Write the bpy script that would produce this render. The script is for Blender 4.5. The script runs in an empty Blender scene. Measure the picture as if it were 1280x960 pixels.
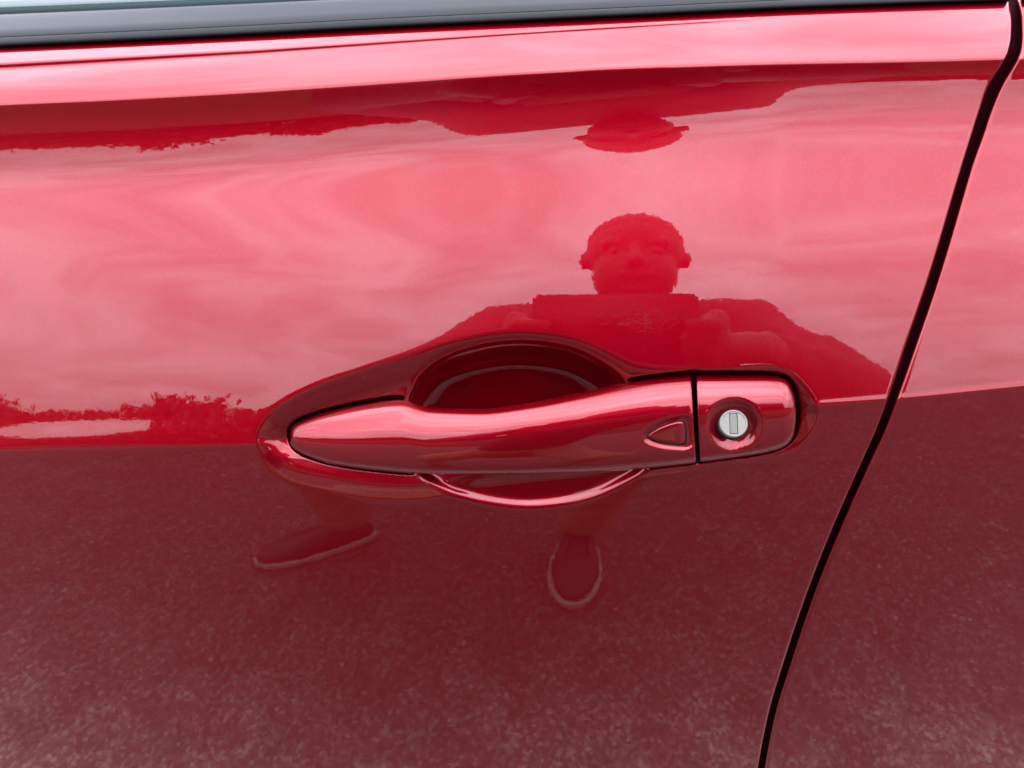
import bpy, bmesh, math, random
import numpy as np
from mathutils import Vector, Matrix

random.seed(7)
rng = np.random.default_rng(7)
SC = bpy.context.scene
COL = SC.collection
R = math.radians

# ------------------------------------------------------------------ camera, sky, sun, exposure
TAU = R(20.0)              # camera looks 20 degrees down at the door
LENS_Z = 1.15
DIST = 0.345               # lens to handle
FPX = 961.0                # focal length in 1280-wide pixels
C0 = np.array([0.0, 0.0, LENS_Z])
AX_R = np.array([1.0, 0.0, 0.0])
AX_U = np.array([0.0, math.sin(TAU), math.cos(TAU)])
AX_F = np.array([0.0, math.cos(TAU), -math.sin(TAU)])
KPX = DIST / FPX           # one pixel at the handle, in metres

cam = bpy.data.cameras.new("camera")
cam_o = bpy.data.objects.new("camera", cam)
COL.objects.link(cam_o)
cam_o.location = C0
cam_o.rotation_euler = (math.pi / 2 - TAU, 0, 0)
cam.sensor_width = 36.0
cam.lens = 36.0 * FPX / 1280.0
cam.dof.use_dof = True
cam.dof.focus_distance = 0.36
cam.dof.aperture_fstop = 20.0
cam.clip_start = 0.01
cam.clip_end = 2000
SC.camera = cam_o

SUN_EL, SUN_AZ = R(58), R(200)
world = bpy.data.worlds.new("World")
SC.world = world
world.use_nodes = True
wn, wl = world.node_tree.nodes, world.node_tree.links
wn.clear()
w_out = wn.new("ShaderNodeOutputWorld")
w_bg = wn.new("ShaderNodeBackground")
w_bg.inputs["Strength"].default_value = 0.1
sky = wn.new("ShaderNodeTexSky")
sky.sky_type = 'NISHITA'
sky.sun_disc = False
sky.sun_elevation = SUN_EL
sky.sun_rotation = SUN_AZ
sky.air_density = 1.0
sky.dust_density = 2.0
tc = wn.new("ShaderNodeTexCoord")
sep = wn.new("ShaderNodeSeparateXYZ")
wl.new(tc.outputs["Generated"], sep.inputs[0])


def wmath(op, a, b=None, clamp=False):
    n = wn.new("ShaderNodeMath")
    n.operation = op
    n.use_clamp = clamp
    for i, v in enumerate((a, b)):
        if v is None:
            continue
        if isinstance(v, (int, float)):
            n.inputs[i].default_value = v
        else:
            wl.new(v, n.inputs[i])
    return n.outputs[0]


# flat cloud deck: project the view direction on a plane overhead
zc = wmath('MAXIMUM', sep.outputs["Z"], 0.0)
den = wmath('ADD', zc, 0.16)
cx_ = wmath('DIVIDE', sep.outputs["X"], den)
cy_ = wmath('DIVIDE', sep.outputs["Y"], den)
comb = wn.new("ShaderNodeCombineXYZ")
wl.new(cx_, comb.inputs[0])
wl.new(cy_, comb.inputs[1])
nz = wn.new("ShaderNodeTexNoise")
nz.inputs["Scale"].default_value = 1.5
nz.inputs["Detail"].default_value = 7
nz.inputs["Roughness"].default_value = 0.58
nz.inputs["Distortion"].default_value = 0.9
wl.new(comb.outputs[0], nz.inputs["Vector"])
cr = wn.new("ShaderNodeValToRGB")
cr.color_ramp.elements[0].position = 0.38
cr.color_ramp.elements[0].color = (3.4, 3.65, 4.45, 1)
cr.color_ramp.elements[1].position = 0.63
cr.color_ramp.elements[1].color = (7.6, 7.95, 9.3, 1)
wl.new(nz.outputs["Fac"], cr.inputs["Fac"])
wmix = wn.new("ShaderNodeMixRGB")
wmix.inputs["Fac"].default_value = 0.88
wl.new(sky.outputs[0], wmix.inputs[1])
grad = wmath('MULTIPLY_ADD', zc, 1.2)
grad.node.inputs[2].default_value = 0.38
over = wn.new("ShaderNodeMixRGB")
over.blend_type = 'MULTIPLY'
over.inputs["Fac"].default_value = 1.0
wl.new(cr.outputs[0], over.inputs[1])
wl.new(grad, over.inputs[2])
wl.new(over.outputs[0], wmix.inputs[2])
wl.new(wmix.outputs[0], w_bg.inputs["Color"])
wl.new(w_bg.outputs[0], w_out.inputs["Surface"])

sun = bpy.data.lights.new("sun", 'SUN')
sun.energy = 0.5
sun.angle = R(150)
sun.color = (1.0, 0.97, 0.93)
sun_o = bpy.data.objects.new("sun", sun)
COL.objects.link(sun_o)
sun_o.location = (0, -3, 12)
sun_o.rotation_euler = (math.pi / 2 - SUN_EL, 0, math.pi - SUN_AZ + math.pi)
_sd = Vector((math.sin(SUN_AZ) * math.cos(SUN_EL), math.cos(SUN_AZ) * math.cos(SUN_EL), math.sin(SUN_EL)))
sun_o.rotation_euler = _sd.to_track_quat('Z', 'Y').to_euler()

vs = SC.view_settings
vs.view_transform = 'Standard'
vs.look = 'None'
vs.gamma = 1.0
vs.use_curve_mapping = False
vs.exposure = 2.95
SC.cycles.use_denoising = True
SC.cycles.max_bounces = 8
SC.cycles.caustics_reflective = False
SC.cycles.caustics_refractive = False

# ------------------------------------------------------------------ materials


def mat(name, color, rough=0.5, metal=0.0, **kw):
    m = bpy.data.materials.new(name)
    m.use_nodes = True
    b = m.node_tree.nodes["Principled BSDF"]
    b.inputs["Base Color"].default_value = (*color, 1)
    b.inputs["Roughness"].default_value = rough
    b.inputs["Metallic"].default_value = metal
    for k, v in kw.items():
        b.inputs[k].default_value = v
    return m


def add_noise_bump(m, scale, strength, dist, target="Normal", detail=2.0, coord="Object"):
    nt = m.node_tree
    b = nt.nodes["Principled BSDF"]
    t = nt.nodes.new("ShaderNodeTexCoord")
    n = nt.nodes.new("ShaderNodeTexNoise")
    n.inputs["Scale"].default_value = scale
    n.inputs["Detail"].default_value = detail
    bp = nt.nodes.new("ShaderNodeBump")
    bp.inputs["Strength"].default_value = strength
    bp.inputs["Distance"].default_value = dist
    nt.links.new(t.outputs[coord], n.inputs["Vector"])
    nt.links.new(n.outputs["Fac"], bp.inputs["Height"])
    nt.links.new(bp.outputs[0], b.inputs[target])
    return n


def vary_color(m, scale, c1, c2, lo=0.35, hi=0.65, detail=4.0):
    nt = m.node_tree
    b = nt.nodes["Principled BSDF"]
    t = nt.nodes.new("ShaderNodeTexCoord")
    n = nt.nodes.new("ShaderNodeTexNoise")
    n.inputs["Scale"].default_value = scale
    n.inputs["Detail"].default_value = detail
    r = nt.nodes.new("ShaderNodeValToRGB")
    r.color_ramp.elements[0].position = lo
    r.color_ramp.elements[0].color = (*c1, 1)
    r.color_ramp.elements[1].position = hi
    r.color_ramp.elements[1].color = (*c2, 1)
    nt.links.new(t.outputs["Object"], n.inputs["Vector"])
    nt.links.new(n.outputs["Fac"], r.inputs["Fac"])
    nt.links.new(r.outputs[0], b.inputs["Base Color"])


def make_paint():
    m = mat("red_metallic_paint", (0.17, 0.001, 0.005), 0.45, 0.9)
    nt = m.node_tree
    b = nt.nodes["Principled BSDF"]
    b.inputs["Specular IOR Level"].default_value = 0.0
    b.inputs["Coat Weight"].default_value = 1.0
    b.inputs["Coat Roughness"].default_value = 0.012
    b.inputs["Coat IOR"].default_value = 1.5
    t = nt.nodes.new("ShaderNodeTexCoord")
    # metal flake: tiny cells, each tipped a little and a little lighter or darker
    v = nt.nodes.new("ShaderNodeTexVoronoi")
    v.inputs["Scale"].default_value = 2600
    nt.links.new(t.outputs["Object"], v.inputs["Vector"])
    sx = nt.nodes.new("ShaderNodeSeparateColor")
    nt.links.new(v.outputs["Color"], sx.inputs[0])
    rp = nt.nodes.new("ShaderNodeValToRGB")
    rp.color_ramp.elements[0].color = (0.165, 0.0002, 0.0046, 1)
    rp.color_ramp.elements[1].color = (0.225, 0.0004, 0.0064, 1)
    nt.links.new(sx.outputs[0], rp.inputs["Fac"])
    # sparse pale dust specks
    d = nt.nodes.new("ShaderNodeTexVoronoi")
    d.inputs["Scale"].default_value = 210
    d.inputs["Randomness"].default_value = 1.0
    nt.links.new(t.outputs["Object"], d.inputs["Vector"])
    near = nt.nodes.new("ShaderNodeMath")
    near.operation = 'LESS_THAN'
    near.inputs[1].default_value = 0.042
    nt.links.new(d.outputs["Distance"], near.inputs[0])
    sd = nt.nodes.new("ShaderNodeSeparateColor")
    nt.links.new(d.outputs["Color"], sd.inputs[0])
    few = nt.nodes.new("ShaderNodeMath")
    few.operation = 'GREATER_THAN'
    few.inputs[1].default_value = 0.975
    nt.links.new(sd.outputs[1], few.inputs[0])
    both = nt.nodes.new("ShaderNodeMath")
    both.operation = 'MULTIPLY'
    nt.links.new(near.outputs[0], both.inputs[0])
    nt.links.new(few.outputs[0], both.inputs[1])
    mx = nt.nodes.new("ShaderNodeMixRGB")
    mx.inputs[2].default_value = (0.26, 0.12, 0.11, 1)
    nt.links.new(both.outputs[0], mx.inputs["Fac"])
    nt.links.new(rp.outputs[0], mx.inputs[1])
    nt.links.new(mx.outputs[0], b.inputs["Base Color"])
    cw = nt.nodes.new("ShaderNodeMath")
    cw.operation = 'SUBTRACT'
    cw.inputs[0].default_value = 1.0
    nt.links.new(both.outputs[0], cw.inputs[1])
    nt.links.new(cw.outputs[0], b.inputs["Coat Weight"])
    # orange peel in the clear coat
    n = nt.nodes.new("ShaderNodeTexNoise")
    n.inputs["Scale"].default_value = 420
    n.inputs["Detail"].default_value = 1.0
    nt.links.new(t.outputs["Object"], n.inputs["Vector"])
    bp = nt.nodes.new("ShaderNodeBump")
    bp.inputs["Strength"].default_value = 1.0
    bp.inputs["Distance"].default_value = 0.000005
    nt.links.new(n.outputs["Fac"], bp.inputs["Height"])
    nt.links.new(bp.outputs[0], b.inputs["Coat Normal"])
    return m


PAINT = make_paint()
M_RUBBER = mat("black_rubber", (0.007, 0.007, 0.008), 0.6, **{"Specular IOR Level": 0.10})
add_noise_bump(M_RUBBER, 900, 0.4, 0.0002)
M_MOULD = mat("satin_black_moulding", (0.013, 0.013, 0.016), 0.33, **{"Specular IOR Level": 0.15})
add_noise_bump(M_MOULD, 500, 0.08, 0.0001)
M_GLASS = mat("window_glass", (0.055, 0.085, 0.085), 0.04)
M_GLASS.node_tree.nodes["Principled BSDF"].inputs["Coat Weight"].default_value = 1.0
M_DARK = mat("dark_jamb_paint", (0.026, 0.0012, 0.003), 0.7, **{"Specular IOR Level": 0.05})
add_noise_bump(M_DARK, 300, 0.3, 0.0005)
M_STEEL = mat("brushed_nickel", (0.135, 0.127, 0.110), 0.42, 0.4)
add_noise_bump(M_STEEL, 700, 0.15, 0.0002)
M_SLOT = mat("worn_steel_shutter", (0.105, 0.099, 0.087), 0.5, 0.5)
add_noise_bump(M_SLOT, 900, 0.2, 0.0002)
M_SKIN = mat("skin", (0.10, 0.05, 0.035), 0.55)
vary_color(M_SKIN, 14, (0.055, 0.028, 0.02), (0.075, 0.04, 0.028))
M_HAIR = mat("dark_hair", (0.03, 0.022, 0.018), 0.6)
add_noise_bump(M_HAIR, 160, 0.8, 0.004)
M_SHIRT = mat("dark_shirt_cloth", (0.035, 0.037, 0.045), 0.85)
add_noise_bump(M_SHIRT, 22, 0.6, 0.02, detail=4)
M_TROUSER = mat("brown_trouser_cloth", (0.32, 0.18, 0.105), 0.85)
add_noise_bump(M_TROUSER, 20, 0.6, 0.02, detail=4)
M_SHOE = mat("dark_shoe_cloth", (0.018, 0.017, 0.02), 0.7)
add_noise_bump(M_SHOE, 300, 0.5, 0.001)
M_SOLE = mat("pale_shoe_sole", (0.34, 0.28, 0.23), 0.8)
add_noise_bump(M_SOLE, 200, 0.3, 0.001)
M_EYE = mat("eye_white", (0.06, 0.055, 0.05), 0.5)
vary_color(M_EYE, 30, (0.05, 0.045, 0.042), (0.06, 0.055, 0.05))
M_PHONE = mat("black_phone_case", (0.015, 0.015, 0.017), 0.4)
add_noise_bump(M_PHONE, 800, 0.2, 0.0002)
M_LENS = mat("phone_lens_glass", (0.006, 0.006, 0.01), 0.05)
M_LEAF = mat("tree_foliage", (0.05, 0.08, 0.03), 0.9, **{"Specular IOR Level": 0.1})
vary_color(M_LEAF, 1.3, (0.022, 0.036, 0.014), (0.05, 0.075, 0.03))
M_BARK = mat("tree_bark", (0.09, 0.07, 0.055), 0.9)
add_noise_bump(M_BARK, 8, 0.8, 0.05)


def make_asphalt():
    m = mat("asphalt", (0.05, 0.05, 0.05), 0.85)
    nt = m.node_tree
    b = nt.nodes["Principled BSDF"]
    t = nt.nodes.new("ShaderNodeTexCoord")

    def noise(scale, detail, rough=0.5):
        n = nt.nodes.new("ShaderNodeTexNoise")
        n.inputs["Scale"].default_value = scale
        n.inputs["Detail"].default_value = detail
        n.inputs["Roughness"].default_value = rough
        nt.links.new(t.outputs["Object"], n.inputs["Vector"])
        return n

    def ramp(src, stops):
        r = nt.nodes.new("ShaderNodeValToRGB")
        e = r.color_ramp.elements
        e[0].position, e[0].color = stops[0][0], (*stops[0][1], 1)
        e[1].position, e[1].color = stops[-1][0], (*stops[-1][1], 1)
        for p, c in stops[1:-1]:
            e.new(p).color = (*c, 1)
        nt.links.new(src, r.inputs["Fac"])
        return r.outputs[0]

    def mul(a, c):
        mu = nt.nodes.new("ShaderNodeMixRGB")
        mu.blend_type = 'MULTIPLY'
        mu.inputs["Fac"].default_value = 1.0
        nt.links.new(a, mu.inputs[1])
        nt.links.new(c, mu.inputs[2])
        return mu.outputs[0]

    grit = noise(150, 4, 0.6)
    wob = nt.nodes.new("ShaderNodeVectorMath")
    wob.operation = 'MULTIPLY_ADD'
    nt.links.new(grit.outputs["Color"], wob.inputs[0])
    wob.inputs[1].default_value = (0.002, 0.002, 0.002)
    nt.links.new(t.outputs["Object"], wob.inputs[2])
    cell = nt.nodes.new("ShaderNodeTexVoronoi")
    cell.inputs["Scale"].default_value = 155
    nt.links.new(wob.outputs[0], cell.inputs["Vector"])
    cs = nt.nodes.new("ShaderNodeSeparateColor")
    nt.links.new(cell.outputs["Color"], cs.inputs[0])
    base = ramp(cs.outputs[0], [(0.0, (0.022, 0.0205, 0.019)), (0.45, (0.036, 0.0335, 0.031)), (0.8, (0.060, 0.055, 0.051)), (1.0, (0.105, 0.094, 0.084))])
    # paler strip beside the car paints in brighter ground light, broken up at its edge
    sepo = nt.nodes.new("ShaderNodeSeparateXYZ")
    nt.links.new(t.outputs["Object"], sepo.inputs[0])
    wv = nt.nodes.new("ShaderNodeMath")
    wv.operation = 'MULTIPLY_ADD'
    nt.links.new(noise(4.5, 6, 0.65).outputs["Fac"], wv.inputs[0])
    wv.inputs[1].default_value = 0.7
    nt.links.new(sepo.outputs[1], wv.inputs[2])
    lit_strip = ramp(wv.outputs[0], [(0.0, (1, 1, 1)), (0.16, (1.25, 1.22, 1.18)), (0.45, (2.7, 2.6, 2.45))])
    base = mul(base, lit_strip)
    blot = ramp(noise(9, 5, 0.6).outputs["Fac"], [(0.3, (0.75, 0.75, 0.75)), (0.7, (1.3, 1.28, 1.25))])
    col = mul(base, blot)
    # pale chips of stone
    v = nt.nodes.new("ShaderNodeTexVoronoi")
    v.inputs["Scale"].default_value = 75
    nt.links.new(t.outputs["Object"], v.inputs["Vector"])
    sx = nt.nodes.new("ShaderNodeSeparateColor")
    nt.links.new(v.outputs["Color"], sx.inputs[0])
    pick = ramp(sx.outputs[0], [(0.90, (0, 0, 0)), (1.0, (0.8, 0.8, 0.8))])
    core = ramp(v.outputs["Distance"], [(0.12, (1, 1, 1)), (0.42, (0, 0, 0))])
    mk = mul(pick, core)
    mx = nt.nodes.new("ShaderNodeMixRGB")
    mx.inputs[2].default_value = (0.30, 0.28, 0.26, 1)
    nt.links.new(mk, mx.inputs["Fac"])
    nt.links.new(col, mx.inputs[1])
    nt.links.new(mx.outputs[0], b.inputs["Base Color"])
    bp = nt.nodes.new("ShaderNodeBump")
    bp.inputs["Strength"].default_value = 0.5
    bp.inputs["Distance"].default_value = 0.003
    nt.links.new(grit.outputs["Fac"], bp.inputs["Height"])
    nt.links.new(bp.outputs[0], b.inputs["Normal"])
    return m


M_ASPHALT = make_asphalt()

# ------------------------------------------------------------------ object helpers


def link(name, me, m, parent=None, smooth=True):
    o = bpy.data.objects.new(name, me)
    COL.objects.link(o)
    if m is not None:
        me.materials.append(m)
    if smooth and len(me.polygons):
        me.polygons.foreach_set("use_smooth", np.ones(len(me.polygons), dtype=bool))
    if parent is not None:
        o.parent = parent
        o.matrix_parent_inverse = parent.matrix_world.inverted() if parent.type != 'EMPTY' else Matrix.Translation(-parent.location) if parent.parent is None else Matrix.Identity(4)
    return o


def tag(o, label, cat, group=None, kind=None):
    if label:
        o["label"] = label
    if cat:
        o["category"] = cat
    if group:
        o["group"] = group
    if kind:
        o["kind"] = kind
    return o


def thing(name, loc, label, cat, group=None):
    o = bpy.data.objects.new(name, None)
    o.empty_display_size = 0.1
    COL.objects.link(o)
    o.location = loc
    return tag(o, label, cat, group)


def grid_mesh(name, P, flip=False, close_v=False, ends=False):
    """P: (nr, nc, 3) points; rows closed into a ring when close_v; ends fills first/last column rings."""
    nr, nc = P.shape[:2]
    me = bpy.data.meshes.new(name)
    idx = np.arange(nr * nc).reshape(nr, nc)
    r2 = np.roll(idx, -1, axis=0) if close_v else idx[1:]
    r1 = idx if close_v else idx[:-1]
    q = np.stack([r1[:, :-1], r2[:, :-1], r2[:, 1:], r1[:, 1:]], axis=-1).reshape(-1, 4)
    if flip:
        q = q[:, ::-1]
    faces = q.tolist()
    if ends:
        a, b = idx[:, 0].tolist(), idx[:, -1].tolist()
        faces.append(a[::-1] if not flip else a)
        faces.append(b if not flip else b[::-1])
    me.from_pydata(P.reshape(-1, 3).tolist(), [], faces)
    me.validate()
    me.update()
    return me


# ------------------------------------------------------------------ numeric helpers


def pchip(xk, yk, x):
    xk = np.asarray(xk, float)
    yk = np.asarray(yk, float)
    h = np.diff(xk)
    dl = np.diff(yk) / h
    m = np.zeros_like(yk)
    for i in range(1, len(xk) - 1):
        if dl[i - 1] * dl[i] > 0:
            w1, w2 = 2 * h[i] + h[i - 1], h[i] + 2 * h[i - 1]
            m[i] = (w1 + w2) / (w1 / dl[i - 1] + w2 / dl[i])
    m[0], m[-1] = dl[0], dl[-1]
    x = np.asarray(x, float)
    i = np.clip(np.searchsorted(xk, x) - 1, 0, len(xk) - 2)
    t = (x - xk[i]) / h[i]
    lo, hi = x < xk[0], x > xk[-1]
    r = ((1 + 2 * t) * (1 - t) ** 2 * yk[i] + t * (1 - t) ** 2 * h[i] * m[i]
         + t * t * (3 - 2 * t) * yk[i + 1] + t * t * (t - 1) * h[i] * m[i + 1])
    r = np.where(lo, yk[0] + (x - xk[0]) * m[0], r)
    return np.where(hi, yk[-1] + (x - xk[-1]) * m[-1], r)


def sstep(a, b, x):
    t = np.clip((x - a) / (b - a), 0, 1)
    return t * t * (3 - 2 * t)


def splus(d, w):
    return w * np.logaddexp(0, d / w)


def spline_closed(pts, per=14):
    p = np.asarray(pts, float)
    n = len(p)
    out = []
    for i in range(n):
        p0, p1, p2, p3 = p[i - 1], p[i], p[(i + 1) % n], p[(i + 2) % n]
        for t in np.linspace(0, 1, per, endpoint=False):
            out.append(0.5 * ((2 * p1) + (-p0 + p2) * t + (2 * p0 - 5 * p1 + 4 * p2 - p3) * t * t
                              + (-p0 + 3 * p1 - 3 * p2 + p3) * t ** 3))
    return np.array(out)


def sdf(poly, X, Y, pad=60.0):
    """signed distance, positive inside; far outside points get -pad."""
    out = np.full(X.shape, -pad)
    b = (X > poly[:, 0].min() - pad) & (X < poly[:, 0].max() + pad) & (Y > poly[:, 1].min() - pad) & (Y < poly[:, 1].max() + pad)
    px, py = X[b], Y[b]
    best = np.full(px.shape, 1e9)
    ins = np.zeros(px.shape, bool)
    a = poly
    c = np.roll(poly, -1, axis=0)
    for (x1, y1), (x2, y2) in zip(a, c):
        dx, dy = x2 - x1, y2 - y1
        t = np.clip(((px - x1) * dx + (py - y1) * dy) / (dx * dx + dy * dy + 1e-12), 0, 1)
        best = np.minimum(best, (px - x1 - t * dx) ** 2 + (py - y1 - t * dy) ** 2)
        if y1 != y2:
            cr_ = ((y1 > py) != (y2 > py)) & (px < (x2 - x1) * (py - y1) / (y2 - y1) + x1)
            ins ^= cr_
    d = np.sqrt(best)
    out[b] = np.maximum(np.where(ins, d, -d), -pad)
    return out


def ray_pts(X, Y, T):
    rx = (X - 640.0) / FPX
    ry = (480.0 - Y) / FPX
    return C0 + T[..., None] * (rx[..., None] * AX_R + ry[..., None] * AX_U + AX_F)


# ------------------------------------------------------------------ the door skin: a section swept along slightly converging feature lines
# feature lines across the picture, from the belt line down to the sill
XL = [-700, 0, 150, 320, 500, 640, 790, 1000, 1140, 1280, 1800]
LINES = [
    (24.0, [92, 57, 50, 41.5, 32, 25.5, 18.5, 8.5, 3.5, -1.0, -14]),
    (85.0, [170, 131, 124.5, 115, 103, 93.5, 86, 79.5, 77, 73.5, 62]),
    (128.0, [230, 188, 181, 170, 153, 141, 128, 112, 106, 103, 96]),
    (270.0, [275, 270, 270, 270, 270, 270, 270, 270, 270, 270, 270]),
    (532.0, [604, 573.5, 567, 559, 546, 536.5, 526, 511, 500.5, 486.5, 440]),
    (700.0, [722, 712, 710, 707, 704, 702, 700, 697, 695, 692, 680]),
    (960.0, [960] * 11),
    (1450.0, [1450] * 11),
]
S_K = np.array([l[0] for l in LINES])
Y_K = [l[1] for l in LINES]


def cardinal(s):
    """Catmull-Rom (non-uniform, linear in the data) weights of the feature lines at section position s."""
    n = len(S_K)
    s = np.atleast_1d(np.asarray(s, float))
    W = np.zeros((len(s), n))
    D = np.zeros((n, n))
    for i in range(n):
        if i == 0:
            h = S_K[1] - S_K[0]
            D[0, 0], D[0, 1] = -1 / h, 1 / h
        elif i == n - 1:
            h = S_K[-1] - S_K[-2]
            D[i, i - 1], D[i, i] = -1 / h, 1 / h
        else:
            h0, h1 = S_K[i] - S_K[i - 1], S_K[i + 1] - S_K[i]
            D[i, i - 1] = -h1 / (h0 * (h0 + h1))
            D[i, i + 1] = h0 / (h1 * (h0 + h1))
            D[i, i] = (h1 - h0) / (h0 * h1)
    k = np.clip(np.searchsorted(S_K, s) - 1, 0, n - 2)
    h = S_K[k + 1] - S_K[k]
    t = (s - S_K[k]) / h
    r = np.arange(len(s))
    W[r, k] += (1 + 2 * t) * (1 - t) ** 2
    W[r, k + 1] += t * t * (3 - 2 * t)
    W += (t * (1 - t) ** 2 * h)[:, None] * D[k] + (t * t * (t - 1) * h)[:, None] * D[k + 1]
    return W


XG = np.arange(-700, 1801, 4.0)
YLX = np.stack([pchip(XL, y, XG) for y in Y_K])          # lines on the x grid

PHI_UP = ([10, 24, 34, 55, 70, 78, 82, 84, 85.5, 87, 92, 100, 115, 128, 150, 170, 190, 215, 240, 270, 320, 375, 391, 450, 500, 560],
          [56, 52, 47, 40, 34, 29, 24, 14, 2, -6, -6, -4.5, -0.3, 3.1, 5.6, 10.3, 13.8, 16.2, 17.0, 16.8, 15.9, 14.65, 14.5, 13.9, 13.4, 13.2])
PHI_LOW = ([480, 540, 650, 750, 960, 1100, 1300, 1450], [-3.5, -4.0, -6.6, -8.3, -9.2, -7.0, -1.0, 1.0])
YAW0, YAWK, YAWX = -4.7, 0.0022, 775.0

S_FINE = np.concatenate([np.arange(10, 24, 1.0), np.arange(24, 110, 0.25), np.arange(110, 460, 0.5), np.arange(460, 660, 0.25),
                         np.arange(660, 1000, 1.0), np.arange(1000, 1451, 5.0)])
# horizontal section: T along the crease
_psi = np.tan(np.radians(YAW0 + YAWK * (XG - YAWX)))
_rx = (XG - 640) / FPX
_dl = _psi / (1 - _rx * _psi)
_H = np.concatenate([[0], np.cumsum(0.5 * (_dl[1:] + _dl[:-1]) * np.diff(_rx))])
_H -= np.interp(640, XG, _H)
TX = DIST * np.exp(_H)


def skin_fields():
    Wc = cardinal(S_FINE)
    Y = Wc @ YLX                                        # (ns, nx)
    yc = YLX[4][None, :]
    up = pchip(*PHI_UP, S_FINE)[:, None]
    low = pchip(*PHI_LOW, S_FINE)[:, None]
    left = sstep(360, 40, XG)[None, :]
    out = []
    for soft in (False, True):
        w = 26.0 + 0 * left if soft else 1.6 + 3.4 * left
        u = up + 0 * Y
        if not soft:
            dd = yc - Y
            u = u + left * pchip([-5, 0, 8, 20, 33, 48, 62, 90, 130, 200, 210], [0, 0.3, 1.2, 1.6, 3.2, 0.6, 0.6, 0.7, 0.3, 0, 0], np.clip(dd, -5, 210))
            u = u + sstep(960, 1040, XG)[None, :] * 7.0 * np.exp(-((dd - 7.0) / 3.0) ** 2)
            # thin folded line in the belt flange, running out towards the right
            yl = np.interp(XG, [-700, 0, 320, 640, 900, 1800], [118, 83, 65, 43, 27, -20])[None, :]
            wd = np.interp(XG, [-700, 0, 320, 640, 880, 960], [4.4, 3.8, 2.8, 1.7, 1.2, 0.0])[None, :]
            g = np.exp(-((Y - yl) / np.maximum(wd, 0.05)) ** 4) * (wd > 0.1)
            u = u * (1 - g) - 3.0 * g
        mixw = 1 / (1 + np.exp(-(Y - yc + (0 if soft else 2 * w)) / (w * 0.5)))
        phi = u * (1 - mixw) + low * mixw
        tp = np.tan(np.radians(phi) - TAU)
        ry = (480 - Y) / FPX
        dl = tp / (1 - ry * tp)
        dry = np.diff(ry, axis=0)
        cum = np.concatenate([np.zeros((1, len(XG))), np.cumsum(0.5 * (dl[1:] + dl[:-1]) * dry, axis=0)])
        k = np.argmin(np.abs(S_FINE - 532.0))
        out.append(TX[None, :] * np.exp(cum - cum[k:k + 1]))
    return Y, out[0], out[1]


YF, TF, TSOFT = skin_fields()


def at_x(F, rows, X):
    """cubic sampling in x of field rows; X: (nr, nc)"""
    f = (X - XG[0]) / 4.0
    i = np.clip(np.floor(f).astype(int), 1, len(XG) - 3)
    t = f - i
    r = rows[:, None]
    p0, p1, p2, p3 = F[r, i - 1], F[r, i], F[r, i + 1], F[r, i + 2]
    return 0.5 * (2 * p1 + (p2 - p0) * t + (2 * p0 - 5 * p1 + 4 * p2 - p3) * t * t + (3 * p1 - p0 - 3 * p2 + p3) * t ** 3)


# outlines (pixels of the 1280-wide picture) of the pressed dish, finger bowl and handle
DISH = spline_closed([(318, 552), (324, 530), (345, 507), (395, 480), (455, 459), (515, 441), (570, 424), (640, 414), (710, 420),
                      (757, 438), (795, 456), (840, 462), (900, 460), (955, 456), (985, 462), (1006, 480), (1021, 502), (1026, 520), (1014, 545),
                      (990, 567), (940, 579), (870, 588), (800, 598), (700, 606), (600, 616), (522, 628), (470, 627), (420, 619),
                      (362, 603), (332, 582)])
BOWL = spline_closed([(503, 512), (512, 483), (545, 448), (597, 428), (655, 421.5), (715, 430), (760, 452), (784, 474), (803, 520),
                      (815, 560), (812, 584), (784, 606), (732, 628), (665, 637.5), (602, 631), (548, 614), (517, 592), (505, 560)])
_low = BOWL[BOWL[:, 1] > 575]
RIM = _low[np.argsort(_low[:, 0])]
H_TOP = ([0, .05, .12, .2, .3, .42, .52, .6, .7, .8, .9, 1.0],)
HX0, HX1 = 362.0, 869.0


def h_outline(x):
    q = np.sqrt(np.clip((x - HX0) / (HX1 - HX0), 0, 1))
    qt = np.sqrt((np.array([362, 364, 370, 385, 420, 455, 500, 540, 600, 660, 720, 780, 830, 869]) - HX0) / (HX1 - HX0))
    top = pchip(qt, [545, 536, 529, 522, 512, 505, 499.5, 509.5, 511, 503.5, 491.5, 478.5, 470.5, 467], q)
    qb = np.sqrt((np.array([362, 364, 370, 385, 420, 470, 520, 580, 640, 720, 800, 869]) - HX0) / (HX1 - HX0))
    bot = pchip(qb, [545, 555, 563, 571, 581, 588, 592, 593, 592.5, 591, 586, 578.5], q)
    return top, bot


CX0, CX1 = 874.0, 995.0


def c_outline(x):
    q = np.sqrt(np.clip((CX1 - x) / (CX1 - CX0), 0, 1))
    xt = np.array([995, 994, 990, 983, 972, 955, 920, 874])
    top = pchip(np.sqrt((CX1 - xt) / (CX1 - CX0)), [518, 500, 484, 474, 469.5, 468, 467.5, 467.5], q)
    xb = np.array([995, 994, 991, 985, 972, 950, 915, 874])
    bot = pchip(np.sqrt((CX1 - xb) / (CX1 - CX0)), [518, 535, 547, 555, 562, 567.5, 572.5, 577.5], q)
    return top, bot


_xs = np.concatenate([HX0 + (HX1 - HX0) * np.linspace(0, 1, 60) ** 2])
_xc = CX1 - (CX1 - CX0) * np.linspace(0, 1, 40) ** 2
_t1, _b1 = h_outline(_xs)
_t2, _b2 = c_outline(_xc)
GRIP = np.array(list(zip(_xs, _t1)) + list(zip(_xc[::-1], _t2[::-1])) + list(zip(_xc[1:], _b2[1:])) + list(zip(_xs[::-1][:-1], _b1[::-1][:-1])))


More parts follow.
